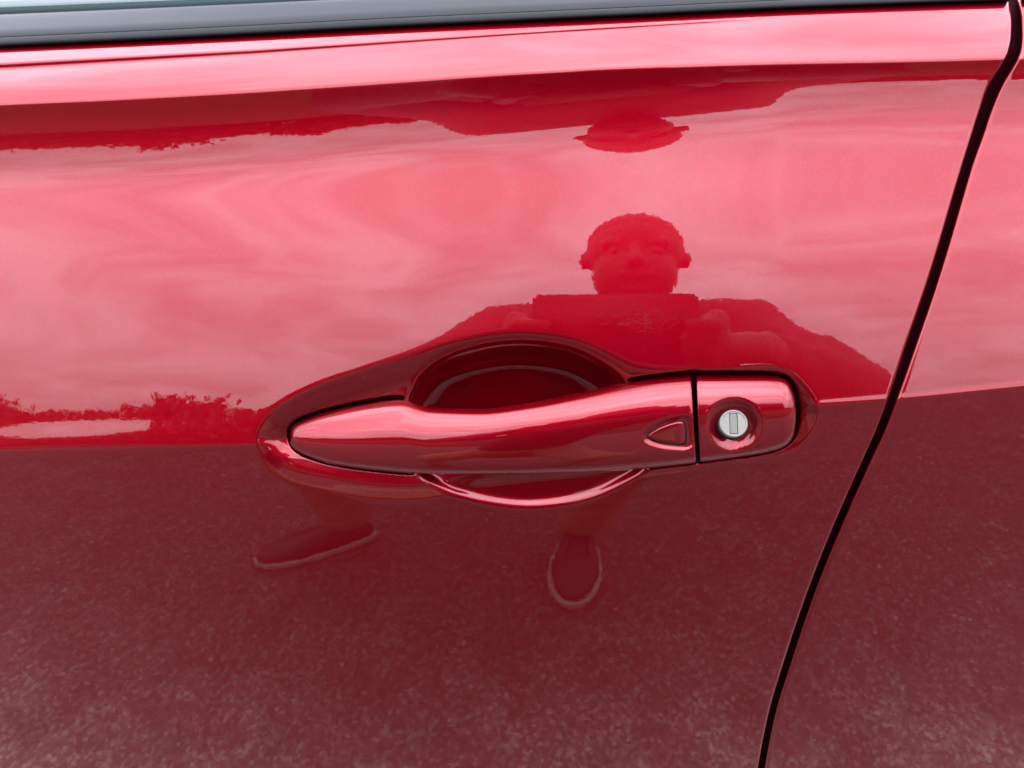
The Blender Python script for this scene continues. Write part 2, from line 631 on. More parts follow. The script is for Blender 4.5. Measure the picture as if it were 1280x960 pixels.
def recess(X, Y):
    """depth (m) pressed into the skin, and 0..1 how far inside the dish"""
    d = sdf(DISH, X, Y)
    b = sdf(BOWL, X, Y)
    g = sdf(GRIP, X, Y)
    dd = splus(d - 3.0, 1.6)
    sl = (0.60 - 0.15 * sstep(545, 575, Y)) * dd
    dish = (sl - splus(sl - 21.0, 2.0)) * (d > -58)
    bb = splus(b - 6.0, 3.0)
    deep = 64.0 * (1 - np.exp(-1.75 * bb / 64.0))
    bl = splus(b - 4.0, 1.6)
    stp = 0.80 * bl
    rim_y = np.interp(X, RIM[:, 0], RIM[:, 1])
    floor_ = 0.27 * np.minimum(splus(rim_y - 2.0 - Y, 2.0), 90) * (b > -3)
    shelf = (stp - splus(stp - 7.5, 1.3)) * (b > -58)
    wl_ = sstep(515, 572, Y)
    # upper part: a deep cup; lower part: a shallow shelf behind a rounded lip
    pressed = (dish + deep * (b > -58)) * (1 - wl_) + (dish + splus(floor_ - dish, 1.5) - splus(-dish, 1.5) + shelf) * wl_
    # the opening under both feet of the handle
    foot = np.maximum(sstep(560, 505, X), sstep(770, 800, X))
    lowr = sstep(525, 560, Y)
    trench = 24.0 * sstep(-5.5 + 4.0 * lowr, -0.5 + 2.0 * lowr, g) * foot * (b < 8)
    h = pressed + trench * sstep(2, -5, b)
    return h * KPX, sstep(0.0, 26.0, d)


DOOR_EDGE = ([-60, 0, 12, 25, 45, 62, 75, 85, 105, 140, 170, 200, 250, 300, 360, 430, 480, 535, 585, 660, 733, 787, 835, 883, 931, 960, 1050, 1250, 1450],
             [1250, 1260, 1263, 1264.5, 1264, 1261, 1256, 1250, 1237, 1224, 1214.5, 1205, 1190, 1175.5, 1157, 1133, 1116.5, 1096.5, 1074, 1041, 1012, 993, 977.5, 963, 952.5, 947.5, 935, 912, 890])
REAR_EDGE = ([-60, 0, 12, 25, 45, 62, 75, 85, 105, 140, 170, 200, 250, 300, 360, 430, 480, 535, 585, 660, 733, 787, 835, 883, 931, 960, 1050, 1250, 1450],
             [1266, 1273, 1276, 1278, 1278.5, 1277, 1272, 1266, 1254, 1239, 1229, 1218, 1203, 1188.5, 1170, 1146, 1128.5, 1108, 1085, 1052, 1022.5, 1003.5, 988, 973, 962.5, 957.5, 945, 922, 900])


def panel(name, side, parent):
    S_rows = np.concatenate([np.arange(24, 34, 0.75), np.arange(34, 58, 0.5), np.arange(58, 80, 1.5), np.arange(80, 95, 0.75), np.arange(95, 400, 2.0),
                             np.arange(400, 520, 1.5), np.arange(520, 545, 0.75), np.arange(545, 655, 1.5), np.arange(656, 990, 3.0),
                             np.arange(1000, 1451, 25.0)])
    rows = np.array([np.argmin(np.abs(S_FINE - s)) for s in S_rows])
    Rr = 3.5 if side == 'front' else 6.5
    th = np.linspace(0, math.pi / 2, 7)
    e_roll = Rr * (1 - np.sin(th))[::-1]                # 0 .. R
    if side == 'front':
        e = np.concatenate([e_roll, np.arange(Rr + 2, 60, 2.0), np.arange(60, 900, 1.6), np.arange(900, 1300, 3.0), np.arange(1300, 1720, 30)])
    else:
        e = np.concatenate([e_roll, np.arange(Rr + 2, 360, 2.2), np.arange(360, 560, 25)])
    ed = DOOR_EDGE if side == 'front' else REAR_EDGE
    sg = -1.0 if side == 'front' else 1.0
    X = np.full((len(rows), len(e)), 1100.0) + sg * e[None, :]
    for _ in range(12):
        X = np.clip(X, -690, 1790)
        Y = at_x(YF, rows, X)
        X = 0.5 * X + 0.5 * (pchip(*ed, Y) - (2.0 if side == 'rear' else 0.0) + sg * e[None, :])
    X = np.clip(X, -690, 1790)
    Y = at_x(YF, rows, X)
    T = at_x(TF, rows, X)
    if side == 'front':
        T2 = at_x(TSOFT, rows, X)
        rc, ins = recess(X, Y)
        T = T * (1 - ins) + T2 * ins + rc
    # rolled edge along the shut line, and along the belt line
    en = e[None, :]
    T = T + KPX * np.where(en < Rr, Rr - np.sqrt(np.maximum(Rr * Rr - (Rr - en) ** 2, 0)), 0)
    tl = (S_rows - 24.0)[:, None]
    T = T + KPX * np.where(tl < 2, 2 - np.sqrt(np.maximum(4 - (2 - tl) ** 2, 0)), 0)
    # flanges turned inwards
    ext = []
    for dx, dz in ((0.3, 5), (1.5, 22), (3.0, 44)):
        ext.append((X[:, :1] + sg * dx, Y[:, :1], T[:, :1] + dz * KPX))
    Xa = np.concatenate([x[0] for x in ext[::-1]] + [X], axis=1)
    Ya = np.concatenate([x[1] for x in ext[::-1]] + [Y], axis=1)
    Ta = np.concatenate([x[2] for x in ext[::-1]] + [T], axis=1)
    Xa = np.concatenate([Xa[:1], Xa[:1], Xa])
    Ya = np.concatenate([Ya[:1] + 2, Ya[:1] + 0.4, Ya])
    Ta = np.concatenate([Ta[:1] + 40 * KPX, Ta[:1] + 10 * KPX, Ta])
    P = ray_pts(Xa, Ya, Ta)
    me = grid_mesh(name, P, flip=(side != 'front'))
    return link(name, me, PAINT, parent)


car = thing("red_car", (0.0, 1.1, 0.0), "glossy red car seen close at its front door handle, reflecting sky and person", "car")
door = panel("front_door", 'front', car)
rear = panel("rear_door", 'rear', car)
rear["label"] = "red rear door beyond the dark shut line"


def child(name, me, m, parent=door, smooth=True):
    o = bpy.data.objects.new(name, me)
    COL.objects.link(o)
    me.materials.append(m)
    if smooth:
        me.polygons.foreach_set("use_smooth", np.ones(len(me.polygons), dtype=bool))
    o.parent = parent
    inv = Matrix.Translation(-car.location)
    if parent is car:
        o.matrix_parent_inverse = inv
    else:   # grandchildren: their parent's own world matrix is identity (its mesh is in world space)
        o.matrix_parent_inverse = Matrix.Identity(4)
    return o


# dark pillar behind the shut line
yy = np.array(list(range(-40, 120, 10)) + list(range(120, 1451, 30)), float)
xa, xb = pchip(*DOOR_EDGE, yy), pchip(*REAR_EDGE, yy)
rows_near = np.array([np.argmin(np.abs(YF[:, np.argmin(np.abs(XG - v))] - y)) for v, y in zip(xa, yy)])
tb = at_x(TF, rows_near, xa[:, None])[:, 0] + 40 * KPX
colx = np.stack([xa - 26, xa - 8, xb + 8, xb + 30], axis=1)
colt = np.stack([tb + 14 * KPX, tb, tb, tb + 14 * KPX], axis=1)
child("door_pillar", grid_mesh("door_pillar", ray_pts(colx, np.repeat(yy[:, None], 4, 1), colt)), M_DARK, car)

# ------------------------------------------------------------------ belt moulding, seal and glass along the top of the door
xs = np.concatenate([np.arange(-660, 1240, 20.0), np.arange(1240, 1262, 3.0)])
l0 = np.interp(xs, XG, YLX[0])
row24 = np.full(1, np.argmin(np.abs(S_FINE - 24.0)))
t0 = at_x(TF, row24, xs[None, :])[0]


def strip(name, prof, m, close=False, taper=True):
    """prof: (dy above the belt line in px, depth in px) swept along the belt line"""
    pr = np.array(prof, float)
    X = np.repeat(xs[None, :], len(pr), 0)
    sc = (1.06 - 0.00012 * X)
    Y = l0[None, :] - pr[:, :1] * sc
    T = t0[None, :] + pr[:, 1:] * KPX
    return child(name, grid_mesh(name, ray_pts(X, Y, T), flip=True, close_v=close, ends=close), m)


lip = [(-2, 20), (-1.5, 6), (-1.2, -6), (0.5, -9.5), (3.5, -9.5), (7.5, -6), (9.6, 0), (9.6, 14), (6, 22)]
strip("belt_seal", lip, M_RUBBER, close=True)
mold = [(9.0, 16), (9.0, 11.5), (9.6, 10.6), (11, 10.4), (20, 17), (28, 23.5), (34, 29), (36, 31.5), (37, 35), (36, 46), (25, 46)]
strip("belt_moulding", mold, M_MOULD, close=True)
glass = [(35, 37), (55, 46), (90, 62), (160, 92), (260, 135), (260, 145), (160, 102), (90, 72), (40, 51)]
strip("window_glass", glass, M_GLASS, close=True)
# the same trim on the rear door
door_front, xs = door, np.concatenate([np.arange(1277, 1300, 4.0), np.arange(1300, 1640, 20.0)])
l0 = np.interp(xs, XG, YLX[0])
t0 = at_x(TF, row24, xs[None, :])[0]
for nm_, pr_, m_ in (("belt_seal", lip, M_RUBBER), ("belt_moulding", mold, M_MOULD), ("window_glass", glass, M_GLASS)):
    o_ = strip(nm_, pr_, m_, close=True)
    o_.parent = rear

# ------------------------------------------------------------------ door handle
PROF_V = np.linspace(0, 1, 61)
_phiv = pchip([0, .03, .08, .16, .24, .34, .45, .6, .8, .9, .96, 1.0], [78, 64, 48, 30, 17, 2, -8, -15, -22, -32, -52, -76], PROF_V)
_pv = np.concatenate([[0], np.cumsum(0.5 * (np.tan(np.radians(_phiv[1:])) + np.tan(np.radians(_phiv[:-1]))) * np.diff(PROF_V))])
_pv -= _pv.max()


def h_apex(x):
    return pchip([362, 366, 380, 410, 460, 520, 600, 700, 800, 870], [-16, -9, -3, 5, 14, 21, 26, 27, 24.5, 22], x)


def tplane(x):
    return np.interp(x, XG, TX)


BUTTON = spline_closed([(809, 545.5), (822, 535.5), (840, 528.5), (852, 526.5), (856.5, 530), (857.5, 541), (857, 552), (852, 555), (840, 554.5), (822, 552)])


def h_surf(x, y):
    tp, bt = h_outline(x)
    v = np.clip((y - tp) / np.maximum(bt - tp, 1e-3), 0, 1)
    v = v - 0.13 * np.sin(math.pi * v) * sstep(660, 440, x)
    h = h_apex(x) + np.interp(v, PROF_V, _pv) * (bt - tp)
    return h - 4.0 * sstep(-9, -2.5, sdf(BUTTON, x, y, 30.0))


LCX, LCY = 917.0, 530.0


def c_surf(x, y):
    tp, bt = c_outline(x)
    v = np.clip((y - tp) / np.maximum(bt - tp, 1e-3), 0, 1)
    ap = 21.5 - 0.03 * (x - 874) - 13 * (1 - np.sqrt(np.clip(1 - np.clip((x - 978) / 17.5, 0, 1) ** 2, 0, 1)))
    h = ap + np.interp(v, PROF_V, _pv) * np.minimum(bt - tp, 108)
    r = np.hypot((x - LCX) / 1.04, y - LCY - 1)
    return h - 10.0 * sstep(37, 17, r)


def bar(name, x0, x1, fx, outline, surf, tip, nq, parent):
    """a solid bar: front from surf, rounded back; tip = which end closes to a point"""
    q = np.linspace(0, 1, nq)
    X = x0 + (x1 - x0) * q ** 2 if tip == 'left' else x1 - (x1 - x0) * (1 - q) ** 2
    X[0 if tip == 'left' else -1] += 0.02 if tip == 'left' else -0.02
    tp, bt = outline(X)
    v = PROF_V[:, None]
    Yf = tp[None, :] + (bt - tp)[None, :] * v
    Xf = np.repeat(X[None, :], len(PROF_V), 0)
    Hf = surf(Xf, Yf)
    Xs = Xf + fx(Xf, v)                                  # slanted end
    a = (bt - tp)[None, :]
    back = []
    for fy, dh in ((0.985, 8), (0.93, 20), (0.75, 27), (0.5, 29), (0.25, 27), (0.07, 20), (0.015, 8)):
        base = Hf[-1:] if fy > 0.5 else Hf[:1]
        sc = np.minimum(1.0, a / 60.0)
        back.append((tp[None, :] + a * fy, base * 0.6 - dh * sc - 2 * (1 - sc), X[None, :] + fx(X[None, :], np.array([[fy]]))))
    Yr = np.concatenate([Yf] + [b[0] for b in back])
    Hr = np.concatenate([Hf] + [b[1] for b in back])
    Xr = np.concatenate([Xs] + [b[2] for b in back])
    # soften the cut end
    je = -1 if tip == 'left' else 0
    cY = 0.5 * (tp[je] + bt[je])
    def addring(k, dx, shrink, dh):
        yy_ = cY + (Yr[:, k:k + 1] - cY) * shrink if k != -1 else cY + (Yr[:, -1:] - cY) * shrink
        hh = Hr[:, [k]] - dh
        return Xr[:, [k]] + dx, yy_, hh
    s = 1 if tip == 'left' else -1
    add = [addring(je, 0.9 * s, 0.992, 0.5), addring(je, 1.6 * s, 0.975, 1.8), addring(je, 1.7 * s, 0.95, 4)]
    if tip == 'left':
        Xr = np.concatenate([Xr] + [a_[0] for a_ in add], 1); Yr = np.concatenate([Yr] + [a_[1] for a_ in add], 1); Hr = np.concatenate([Hr] + [a_[2] for a_ in add], 1)
    else:
        add = add[::-1]
        Xr = np.concatenate([a_[0] for a_ in add] + [Xr], 1); Yr = np.concatenate([a_[1] for a_ in add] + [Yr], 1); Hr = np.concatenate([a_[2] for a_ in add] + [Hr], 1)
    P = ray_pts(Xr, Yr, tplane(Xr) - Hr * KPX)
    me = grid_mesh(name, P, close_v=True, ends=True)
    return child(name, me, PAINT, parent)


bar("door_handle", HX0, 863.0, lambda X, v: (v - 0.12) * 6.5 * sstep(700, 863, X), h_outline, h_surf, 'left', 300, door)
bar("lock_cover", 872.0, CX1, lambda X, v: (v - 0.12) * 5.0 * sstep(950, 872, X) , c_outline, c_surf, 'right', 150, door)


def patch(name, poly, surf, rings, m, parent):
    """closed dome following a surface: rings of (scale, height above surf in px)"""
    c = poly.mean(axis=0)
    n = len(poly)
    V, F = [], []
    for sc, dh in rings:
        p = c + (poly - c) * sc
        h = surf(p[:, 0], p[:, 1]) + dh
        V.append(ray_pts(p[:, 0], p[:, 1], tplane(p[:, 0]) - h * KPX))
    V = np.concatenate(V)
    for r in range(len(rings) - 1):
        for i in range(n):
            j = (i + 1) % n
            F.append((r * n + i, r * n + j, (r + 1) * n + j, (r + 1) * n + i))
    F.append(tuple(range((len(rings) - 1) * n, len(rings) * n)))
    me = bpy.data.meshes.new(name)
    me.from_pydata(V.tolist(), [], F)
    bm = bmesh.new()
    bm.from_mesh(me)
    bmesh.ops.recalc_face_normals(bm, faces=bm.faces)
    bm.to_mesh(me)
    bm.free()
    return child(name, me, m, parent)


def flat_h(x, y):
    """smooth base under the button: the handle surface without its pit"""
    tp, bt = h_outline(x)
    v = np.clip((y - tp) / np.maximum(bt - tp, 1e-3), 0, 1)
    return h_apex(x) + np.interp(v, PROF_V, _pv) * (bt - tp)


patch("button_gasket", BUTTON, lambda x, y: flat_h(x, y) - 4, [(1.08, -2), (1.075, 0.3), (1.03, 0.6), (0.9, 0.4)], M_RUBBER, door)


def btn_h(x, y):
    ridge = 2.6 * sstep(811, 850, x) * sstep(857.5, 851, x) + 1.2 * sstep(548, 530, y)
    return flat_h(x, y) - 4 + ridge


patch("request_button", BUTTON, btn_h, [(0.97, -1), (0.965, 1.4), (0.94, 2.4), (0.89, 3.0), (0.8, 3.3), (0.65, 3.5), (0.5, 3.6), (0.3, 3.7), (0.1, 3.7)], PAINT, door)

# black plates stand in for the deep shadow below both feet of the handle


def plate(name, x0, x1, outline, grow, h_mid):
    X = np.linspace(x0, x1, 60)
    tp, bt = outline(np.clip(X, HX0 + 0.1, None) if outline is h_outline else np.clip(X, CX0, CX1 - 0.1))
    tp, bt = tp - grow, bt + grow
    Y = np.stack([tp, tp, 0.75 * tp + 0.25 * bt, 0.25 * tp + 0.75 * bt, bt, bt])
    H = np.repeat(np.array([[h_mid - 10], [h_mid - 1], [h_mid], [h_mid], [h_mid - 1], [h_mid - 10]]), 60, 1)
    Xr = np.repeat(X[None, :], 6, 0)
    return child(name, grid_mesh(name, ray_pts(Xr, Y, tplane(Xr) - H * KPX), close_v=True, ends=True), M_RUBBER)


plate("handle_gap_shade", 366, 505, h_outline, 0.5, -29)
plate("handle_gap_shade", 800, 866, h_outline, 0.5, -27)
plate("lock_gap_shade", 870, 994, c_outline, 0.5, -27)

# ------------------------------------------------------------------ lock cylinder
lc = ray_pts(np.array([LCX - 1]), np.array([LCY]), tplane(np.array([LCX])) - (c_surf(np.array([LCX]), np.array([LCY])) + 6.5) * KPX)[0]
ln = Vector(-AX_F + 0.16 * AX_U - 0.08 * AX_R).normalized()
lx = Vector(AX_R).cross(ln).cross(ln) * -1
lx = (Vector(AX_R) - ln * Vector(AX_R).dot(ln)).normalized()
ly = ln.cross(lx)


def lock_pt(x, y, z):
    return Vector(lc) + (lx * x + ly * y + ln * z) * KPX


def lock_mesh():
    n = 64
    V, F = [], []
    sw, sh, sy = 5.0, 12.6, 1.2                        # slot half width, half height, offset
    prof = [(16.8, -14), (16.8, 4.2), (16.5, 4.9), (15.9, 5.4), (15.0, 5.6), (14.1, 5.3), (13.9, 4.9)]
    for r, z in prof:
        for k in range(n):
            a = 2 * math.pi * k / n
            V.append(lock_pt(r * math.cos(a), r * math.sin(a), z))
    # slot rectangle ring, same count, at face level and sunk
    def rect(k, f=1.0):
        a = 2 * math.pi * k / n
        c, s = math.cos(a), math.sin(a)
        sc = min(sw / max(abs(c), 1e-6), sh / max(abs(s), 1e-6))
        # pull points along the rectangle
        return c * sc * f, s * sc * f
    for z in (4.9, 1.5):
        for k in range(n):
            x, y = rect(k)
            V.append(lock_pt(x, y + (sy if False else 0), z))
    nr = len(prof) + 2
    for r in range(nr - 1):
        for k in range(n):
            j = (k + 1) % n
            F.append((r * n + k, r * n + j, (r + 1) * n + j, (r + 1) * n + k))
    F.append(tuple(range((nr - 1) * n, nr * n)))
    me = bpy.data.meshes.new("lock_cylinder")
    me.from_pydata([tuple(v) for v in V], [], F)
    me.update()
    return me


lock = child("lock_cylinder", lock_mesh(), M_STEEL, door, smooth=False)
lock["label"] = "silver round key lock"
bm = bmesh.new()
bmesh.ops.create_cube(bm, size=1.0)
for v in bm.verts:
    v.co = lock_pt(v.co.x * 8.8, v.co.y * 24.2, v.co.z * 4.0 + 2.6)
bmesh.ops.bevel(bm, geom=list(bm.edges), offset=0.7 * KPX, segments=2, affect='EDGES')
bmesh.ops.recalc_face_normals(bm, faces=bm.faces)
me = bpy.data.meshes.new("keyhole_shutter")
bm.to_mesh(me)
bm.free()
child("keyhole_shutter", me, M_SLOT, door, smooth=False)
# dark seal ring round the cylinder
V, F = [], []
n = 48
for r, z in ((17.0, -9), (18.3, -9), (18.3, -5.2), (17.8, -4.6), (17.0, -3.8)):
    for k in range(n):
        a = 2 * math.pi * k / n
        V.append(tuple(lock_pt(r * math.cos(a), r * math.sin(a), z)))
for r in range(5):
    for k in range(n):
        j = (k + 1) % n
        F.append((r * n + k, r * n + j, ((r + 1) % 5) * n + j, ((r + 1) % 5) * n + k))
me = bpy.data.meshes.new("lock_seal")
me.from_pydata(V, [], F)
child("lock_seal", me, M_RUBBER, door)

# faint wash scratches in the clear coat above the lock


def skin_t(x, y):
    """depth of the finished front skin at one picture point (outside the dish)"""
    xx = np.array([[x]])
    col_y = at_x(YF, np.arange(len(S_FINE)), xx)[:, 0]
    col_t = at_x(TF, np.arange(len(S_FINE)), xx)[:, 0]
    return np.interp(y, col_y, col_t)


V, F = [], []
for k in range(34):
    cx, cy = 797 + random.gauss(0, 22), 399 + random.gauss(0, 11)
    ang, ln_, cv = random.uniform(0, math.pi), random.uniform(5, 20), random.uniform(-0.012, 0.012)
    pts = []
    for q in np.linspace(-0.5, 0.5, 7):
        a_ = ang + cv * q * ln_
        pts.append((cx + ln_ * q * math.cos(a_), cy + ln_ * q * math.sin(a_) * 0.7, a_))
    b0 = len(V)
    for x, y, a_ in pts:
        t_ = skin_t(x, y) - 0.25 * KPX
        for sg_ in (-0.05, 0.05):
            V.append(ray_pts(np.array([x - sg_ * math.sin(a_)]), np.array([y + sg_ * math.cos(a_)]), np.array([t_]))[0].tolist())
    for q in range(6):
        F.append((b0 + 2 * q, b0 + 2 * q + 1, b0 + 2 * q + 3, b0 + 2 * q + 2))
me = bpy.data.meshes.new("wash_scratches")
me.from_pydata(V, [], F)
M_SCR = mat("scratched_clear_coat", (0.10, 0.008, 0.012), 0.5)
child("wash_scratches", me, M_SCR, door)["kind"] = "stuff"

# ------------------------------------------------------------------ ground
me = bpy.data.meshes.new("ground")
me.from_pydata([(-300, -300, 0), (300, -300, 0), (300, 300, 0), (-300, 300, 0)], [], [(0, 1, 2, 3)])
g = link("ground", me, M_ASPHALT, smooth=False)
g["kind"] = "structure"

me = bpy.data.meshes.new("added_dark_ground")  # added dark ground behind the camera, deepens the band mirrored in the door
me.from_pydata([(-300, -300, 0.06), (300, -300, 0.06), (300, -5.0, 0.06), (-300, -5.0, 0.06), (300, -4.85, 0.004), (-300, -4.85, 0.004)], [], [(0, 1, 2, 3), (3, 2, 4, 5)])
M_DARK_GROUND = mat("added_dark_ground_tone", (0.02, 0.035, 0.012), 0.95, **{"Specular IOR Level": 0.1})
vary_color(M_DARK_GROUND, 1.5, (0.010, 0.017, 0.007), (0.022, 0.032, 0.013))
link("added_dark_ground", me, M_DARK_GROUND, smooth=False)["kind"] = "structure"

# ------------------------------------------------------------------ the person who takes the picture


def capsule(bm, a, b, ra, rb, sx=1.0, n=16):
    a, b = Vector(a), Vector(b)
    ax = (b - a)
    L = ax.length
    ax = ax.normalized() if L > 1e-6 else Vector((0, 0, 1))
    q = ax.to_track_quat('Z', 'Y')
    prof = []
    for t in np.linspace(-math.pi / 2, 0, 6):
        prof.append((ra * math.cos(t), ra * math.sin(t)))
    for t in np.linspace(0, math.pi / 2, 6):
        prof.append((rb * math.cos(t), L + rb * math.sin(t)))
    rings = []
    for r, z in prof[1:-1]:
        rings.append([bm.verts.new(a + q @ Vector((r * sx * math.cos(2 * math.pi * k / n), r * math.sin(2 * math.pi * k / n), z))) for k in range(n)])
    p0 = bm.verts.new(a + q @ Vector((0, 0, prof[0][1])))
    p1 = bm.verts.new(a + q @ Vector((0, 0, prof[-1][1])))
    for r in range(len(rings) - 1):
        for k in range(n):
            bm.faces.new((rings[r][k], rings[r][(k + 1) % n], rings[r + 1][(k + 1) % n], rings[r + 1][k]))
    for k in range(n):
        bm.faces.new((p0, rings[0][(k + 1) % n], rings[0][k]))
        bm.faces.new((p1, rings[-1][k], rings[-1][(k + 1) % n]))


def ellipsoid(bm, c, r, rot=None):
    m = Matrix.Translation(c)
    if rot is not None:
        m = m @ rot.to_4x4()
    m = m @ Matrix.Diagonal((*r, 1))
    bmesh.ops.create_icosphere(bm, subdivisions=3, radius=1.0, matrix=m)


def fused(name, bm, voxel, m, parent, smooth_it=6):
    me = bpy.data.meshes.new(name)
    bm.to_mesh(me)
    bm.free()
    o = bpy.data.objects.new(name, me)
    COL.objects.link(o)
    rm = o.modifiers.new("fuse", 'REMESH')
    rm.mode = 'VOXEL'
    rm.voxel_size = voxel
    rm.use_smooth_shade = True
    sm = o.modifiers.new("smooth", 'SMOOTH')
    sm.factor = 0.5
    sm.iterations = smooth_it
    dg = bpy.context.evaluated_depsgraph_get()
    me2 = bpy.data.meshes.new_from_object(o.evaluated_get(dg))
    me2.name = name
    o.modifiers.clear()
    o.data = me2
    me2.materials.clear()
    me2.materials.append(m)
    me2.polygons.foreach_set("use_smooth", np.ones(len(me2.polygons), dtype=bool))
    o.parent = parent
    o.matrix_parent_inverse = Matrix.Translation(-parent.location)
    return o


person = thing("person", (-0.2, -0.6, 0.0), "person crouching in dark clothes, holding up a phone, mirrored in the red door", "person")
HEAD = Vector((0.06, -0.50, 1.387))
CH = Vector((0.04, -0.60, 1.08))
NECK = Vector((0.05, -0.57, 1.22))
PEL = Vector((-0.14, -0.86, 0.62))
SH_R, EL_R, WR_R = Vector((0.25, -0.54, 1.235)), Vector((0.335, -0.29, 1.08)), Vector((0.185, -0.085, 1.115))
SH_L, EL_L, WR_L = Vector((-0.165, -0.56, 1.235)), Vector((-0.31, -0.35, 1.05)), Vector((-0.10, -0.10, 1.075))
HIP_R, KN_R, AN_R = PEL + Vector((0.10, 0.03, 0)), Vector((0.13, -0.47, 0.53)), Vector((0.062, -0.585, 0.09))
HIP_L, KN_L, AN_L = PEL + Vector((-0.10, 0.03, 0)), Vector((-0.46, -0.52, 0.53)), Vector((-0.445, -0.595, 0.09))


def torso(bm, g=0.0):
    capsule(bm, PEL, PEL + Vector((0.03, 0.06, 0.1)), 0.135 + g, 0.13 + g, 1.2)
    capsule(bm, PEL + Vector((0.03, 0.06, 0.1)), CH, 0.125 + g, 0.135 + g, 1.2)
    capsule(bm, CH + Vector((-0.08, 0, 0.02)), CH + Vector((0.08, 0, 0.02)), 0.12 + g, 0.12 + g)
    capsule(bm, SH_L + Vector((0.03, 0, -0.01)), SH_R - Vector((0.03, 0, 0.01)), 0.068 + g, 0.068 + g)


def arm(bm, s, e, w, g=0.0):
    capsule(bm, s, e, 0.056 + g, 0.043 + g)
    capsule(bm, e, w, 0.044 + g, 0.029 + g)


def leg(bm, h, k, a, g=0.0):
    capsule(bm, h, k, 0.088 + g, 0.058 + g)
    capsule(bm, k, k.lerp(a, 0.3), 0.056 + g, 0.058 + g)
    capsule(bm, k.lerp(a, 0.3), a, 0.058 + g, 0.038 + g)


PH_C = Vector(C0 - AX_F * 0.014 + AX_R * 0.038 - AX_U * 0.024)


def ph(x, y, z):
    return PH_C + Vector(AX_R) * x + Vector(AX_U) * y + Vector(AX_F) * z


def hand(bm, wrist, side):
    """palm behind the phone's edge, four fingers round its back, thumb on the screen side"""
    def ph(x, y, z):
        return PH_C + Vector(AX_R) * x + Vector(AX_U) * (y - 0.013) + Vector(AX_F) * z
    pal = ph(side * 0.098, -0.012, -0.012)
    capsule(bm, wrist, wrist.lerp(pal, 0.45), 0.027, 0.026)
    capsule(bm, wrist.lerp(pal, 0.4), pal, 0.026, 0.02, 1.2)
    capsule(bm, ph(side * 0.092, 0.022, -0.006), ph(side * 0.092, -0.034, -0.006), 0.0135, 0.0125)
    for i, (yy_, ln_) in enumerate(((0.019, 0.030), (0.004, 0.034), (-0.010, 0.031), (-0.027, 0.024))):
        a = ph(side * 0.094, yy_, -0.004)
        b = ph(side * 0.090, yy_ + 0.001, 0.0085)
        c = ph(side * (0.080 - ln_ * 0.45), yy_ + 0.002, 0.0085)
        capsule(bm, a, b, 0.0092, 0.0085, n=10)
        capsule(bm, b, c, 0.0083, 0.0070, n=10)
    capsule(bm, ph(side * 0.096, -0.030, -0.010), ph(side * 0.082, -0.008, -0.022), 0.0125, 0.0105, n=10)
    capsule(bm, ph(side * 0.082, -0.008, -0.022), ph(side * 0.062, 0.006, -0.017), 0.0105, 0.0085, n=10)


bm = bmesh.new()
torso(bm)
arm(bm, SH_R, EL_R, WR_R)
arm(bm, SH_L, EL_L, WR_L)
leg(bm, HIP_R, KN_R, AN_R)
leg(bm, HIP_L, KN_L, AN_L)
capsule(bm, NECK + Vector((0, 0, -0.05)), HEAD + Vector((0, -0.025, -0.05)), 0.062, 0.055)
ellipsoid(bm, HEAD + Vector((0, -0.012, 0.03)), (0.081, 0.098, 0.085))
ellipsoid(bm, HEAD + Vector((0, 0.015, -0.035)), (0.069, 0.078, 0.085))
ellipsoid(bm, HEAD + Vector((0, 0.05, -0.085)), (0.034, 0.032, 0.026))           # chin
capsule(bm, HEAD + Vector((0, 0.083, 0.012)), HEAD + Vector((0, 0.104, -0.026)), 0.009, 0.014)   # nose
capsule(bm, HEAD + Vector((-0.04, 0.068, 0.025)), HEAD + Vector((0.04, 0.068, 0.025)), 0.014, 0.014)   # brow
capsule(bm, HEAD + Vector((-0.018, 0.083, -0.056)), HEAD + Vector((0.018, 0.083, -0.056)), 0.008, 0.008)   # mouth
for s in (-1, 1):
    ellipsoid(bm, HEAD + Vector((s * 0.084, -0.012, 0.012)), (0.0085, 0.015, 0.022))      # ears
hand(bm, WR_R, 1)
hand(bm, WR_L, -1)
for an, dr in ((AN_R, Vector((-0.02, 1, 0)).normalized()), (AN_L, Vector((-0.86, 0.5, 0)).normalized())):
    capsule(bm, an + Vector((0, 0, -0.035)), an + dr * 0.14 + Vector((0, 0, -0.052)), 0.034, 0.026)
fused("body", bm, 0.0048, M_SKIN, person, 3)

bm = bmesh.new()
ellipsoid(bm, HEAD + Vector((0, -0.022, 0.052)), (0.0825, 0.098, 0.073))
hair = fused("hair", bm, 0.006, M_HAIR, person, 2)
for s in (-1, 1):
    bm = bmesh.new()
    bmesh.ops.create_uvsphere(bm, u_segments=16, v_segments=10, radius=0.0125, matrix=Matrix.Translation(HEAD + Vector((s * 0.031, 0.068, 0.006))))
    me = bpy.data.meshes.new("eye")
    bm.to_mesh(me)
    bm.free()
    link("eye", me, M_EYE, person)
bm = bmesh.new()
torso(bm, 0.014)
for s, e, w in ((SH_R, EL_R, WR_R), (SH_L, EL_L, WR_L)):
    capsule(bm, s, e, 0.072, 0.058)
    capsule(bm, e, e.lerp(w, 0.86), 0.058, 0.040)
capsule(bm, NECK + Vector((0, 0, -0.06)), NECK + Vector((0, 0.01, 0.005)), 0.085, 0.07)
fused("shirt", bm, 0.011, M_SHIRT, person, 5)
bm = bmesh.new()
capsule(bm, PEL + Vector((0, 0, -0.01)), PEL + Vector((0.02, 0.05, 0.06)), 0.155, 0.15, 1.2)
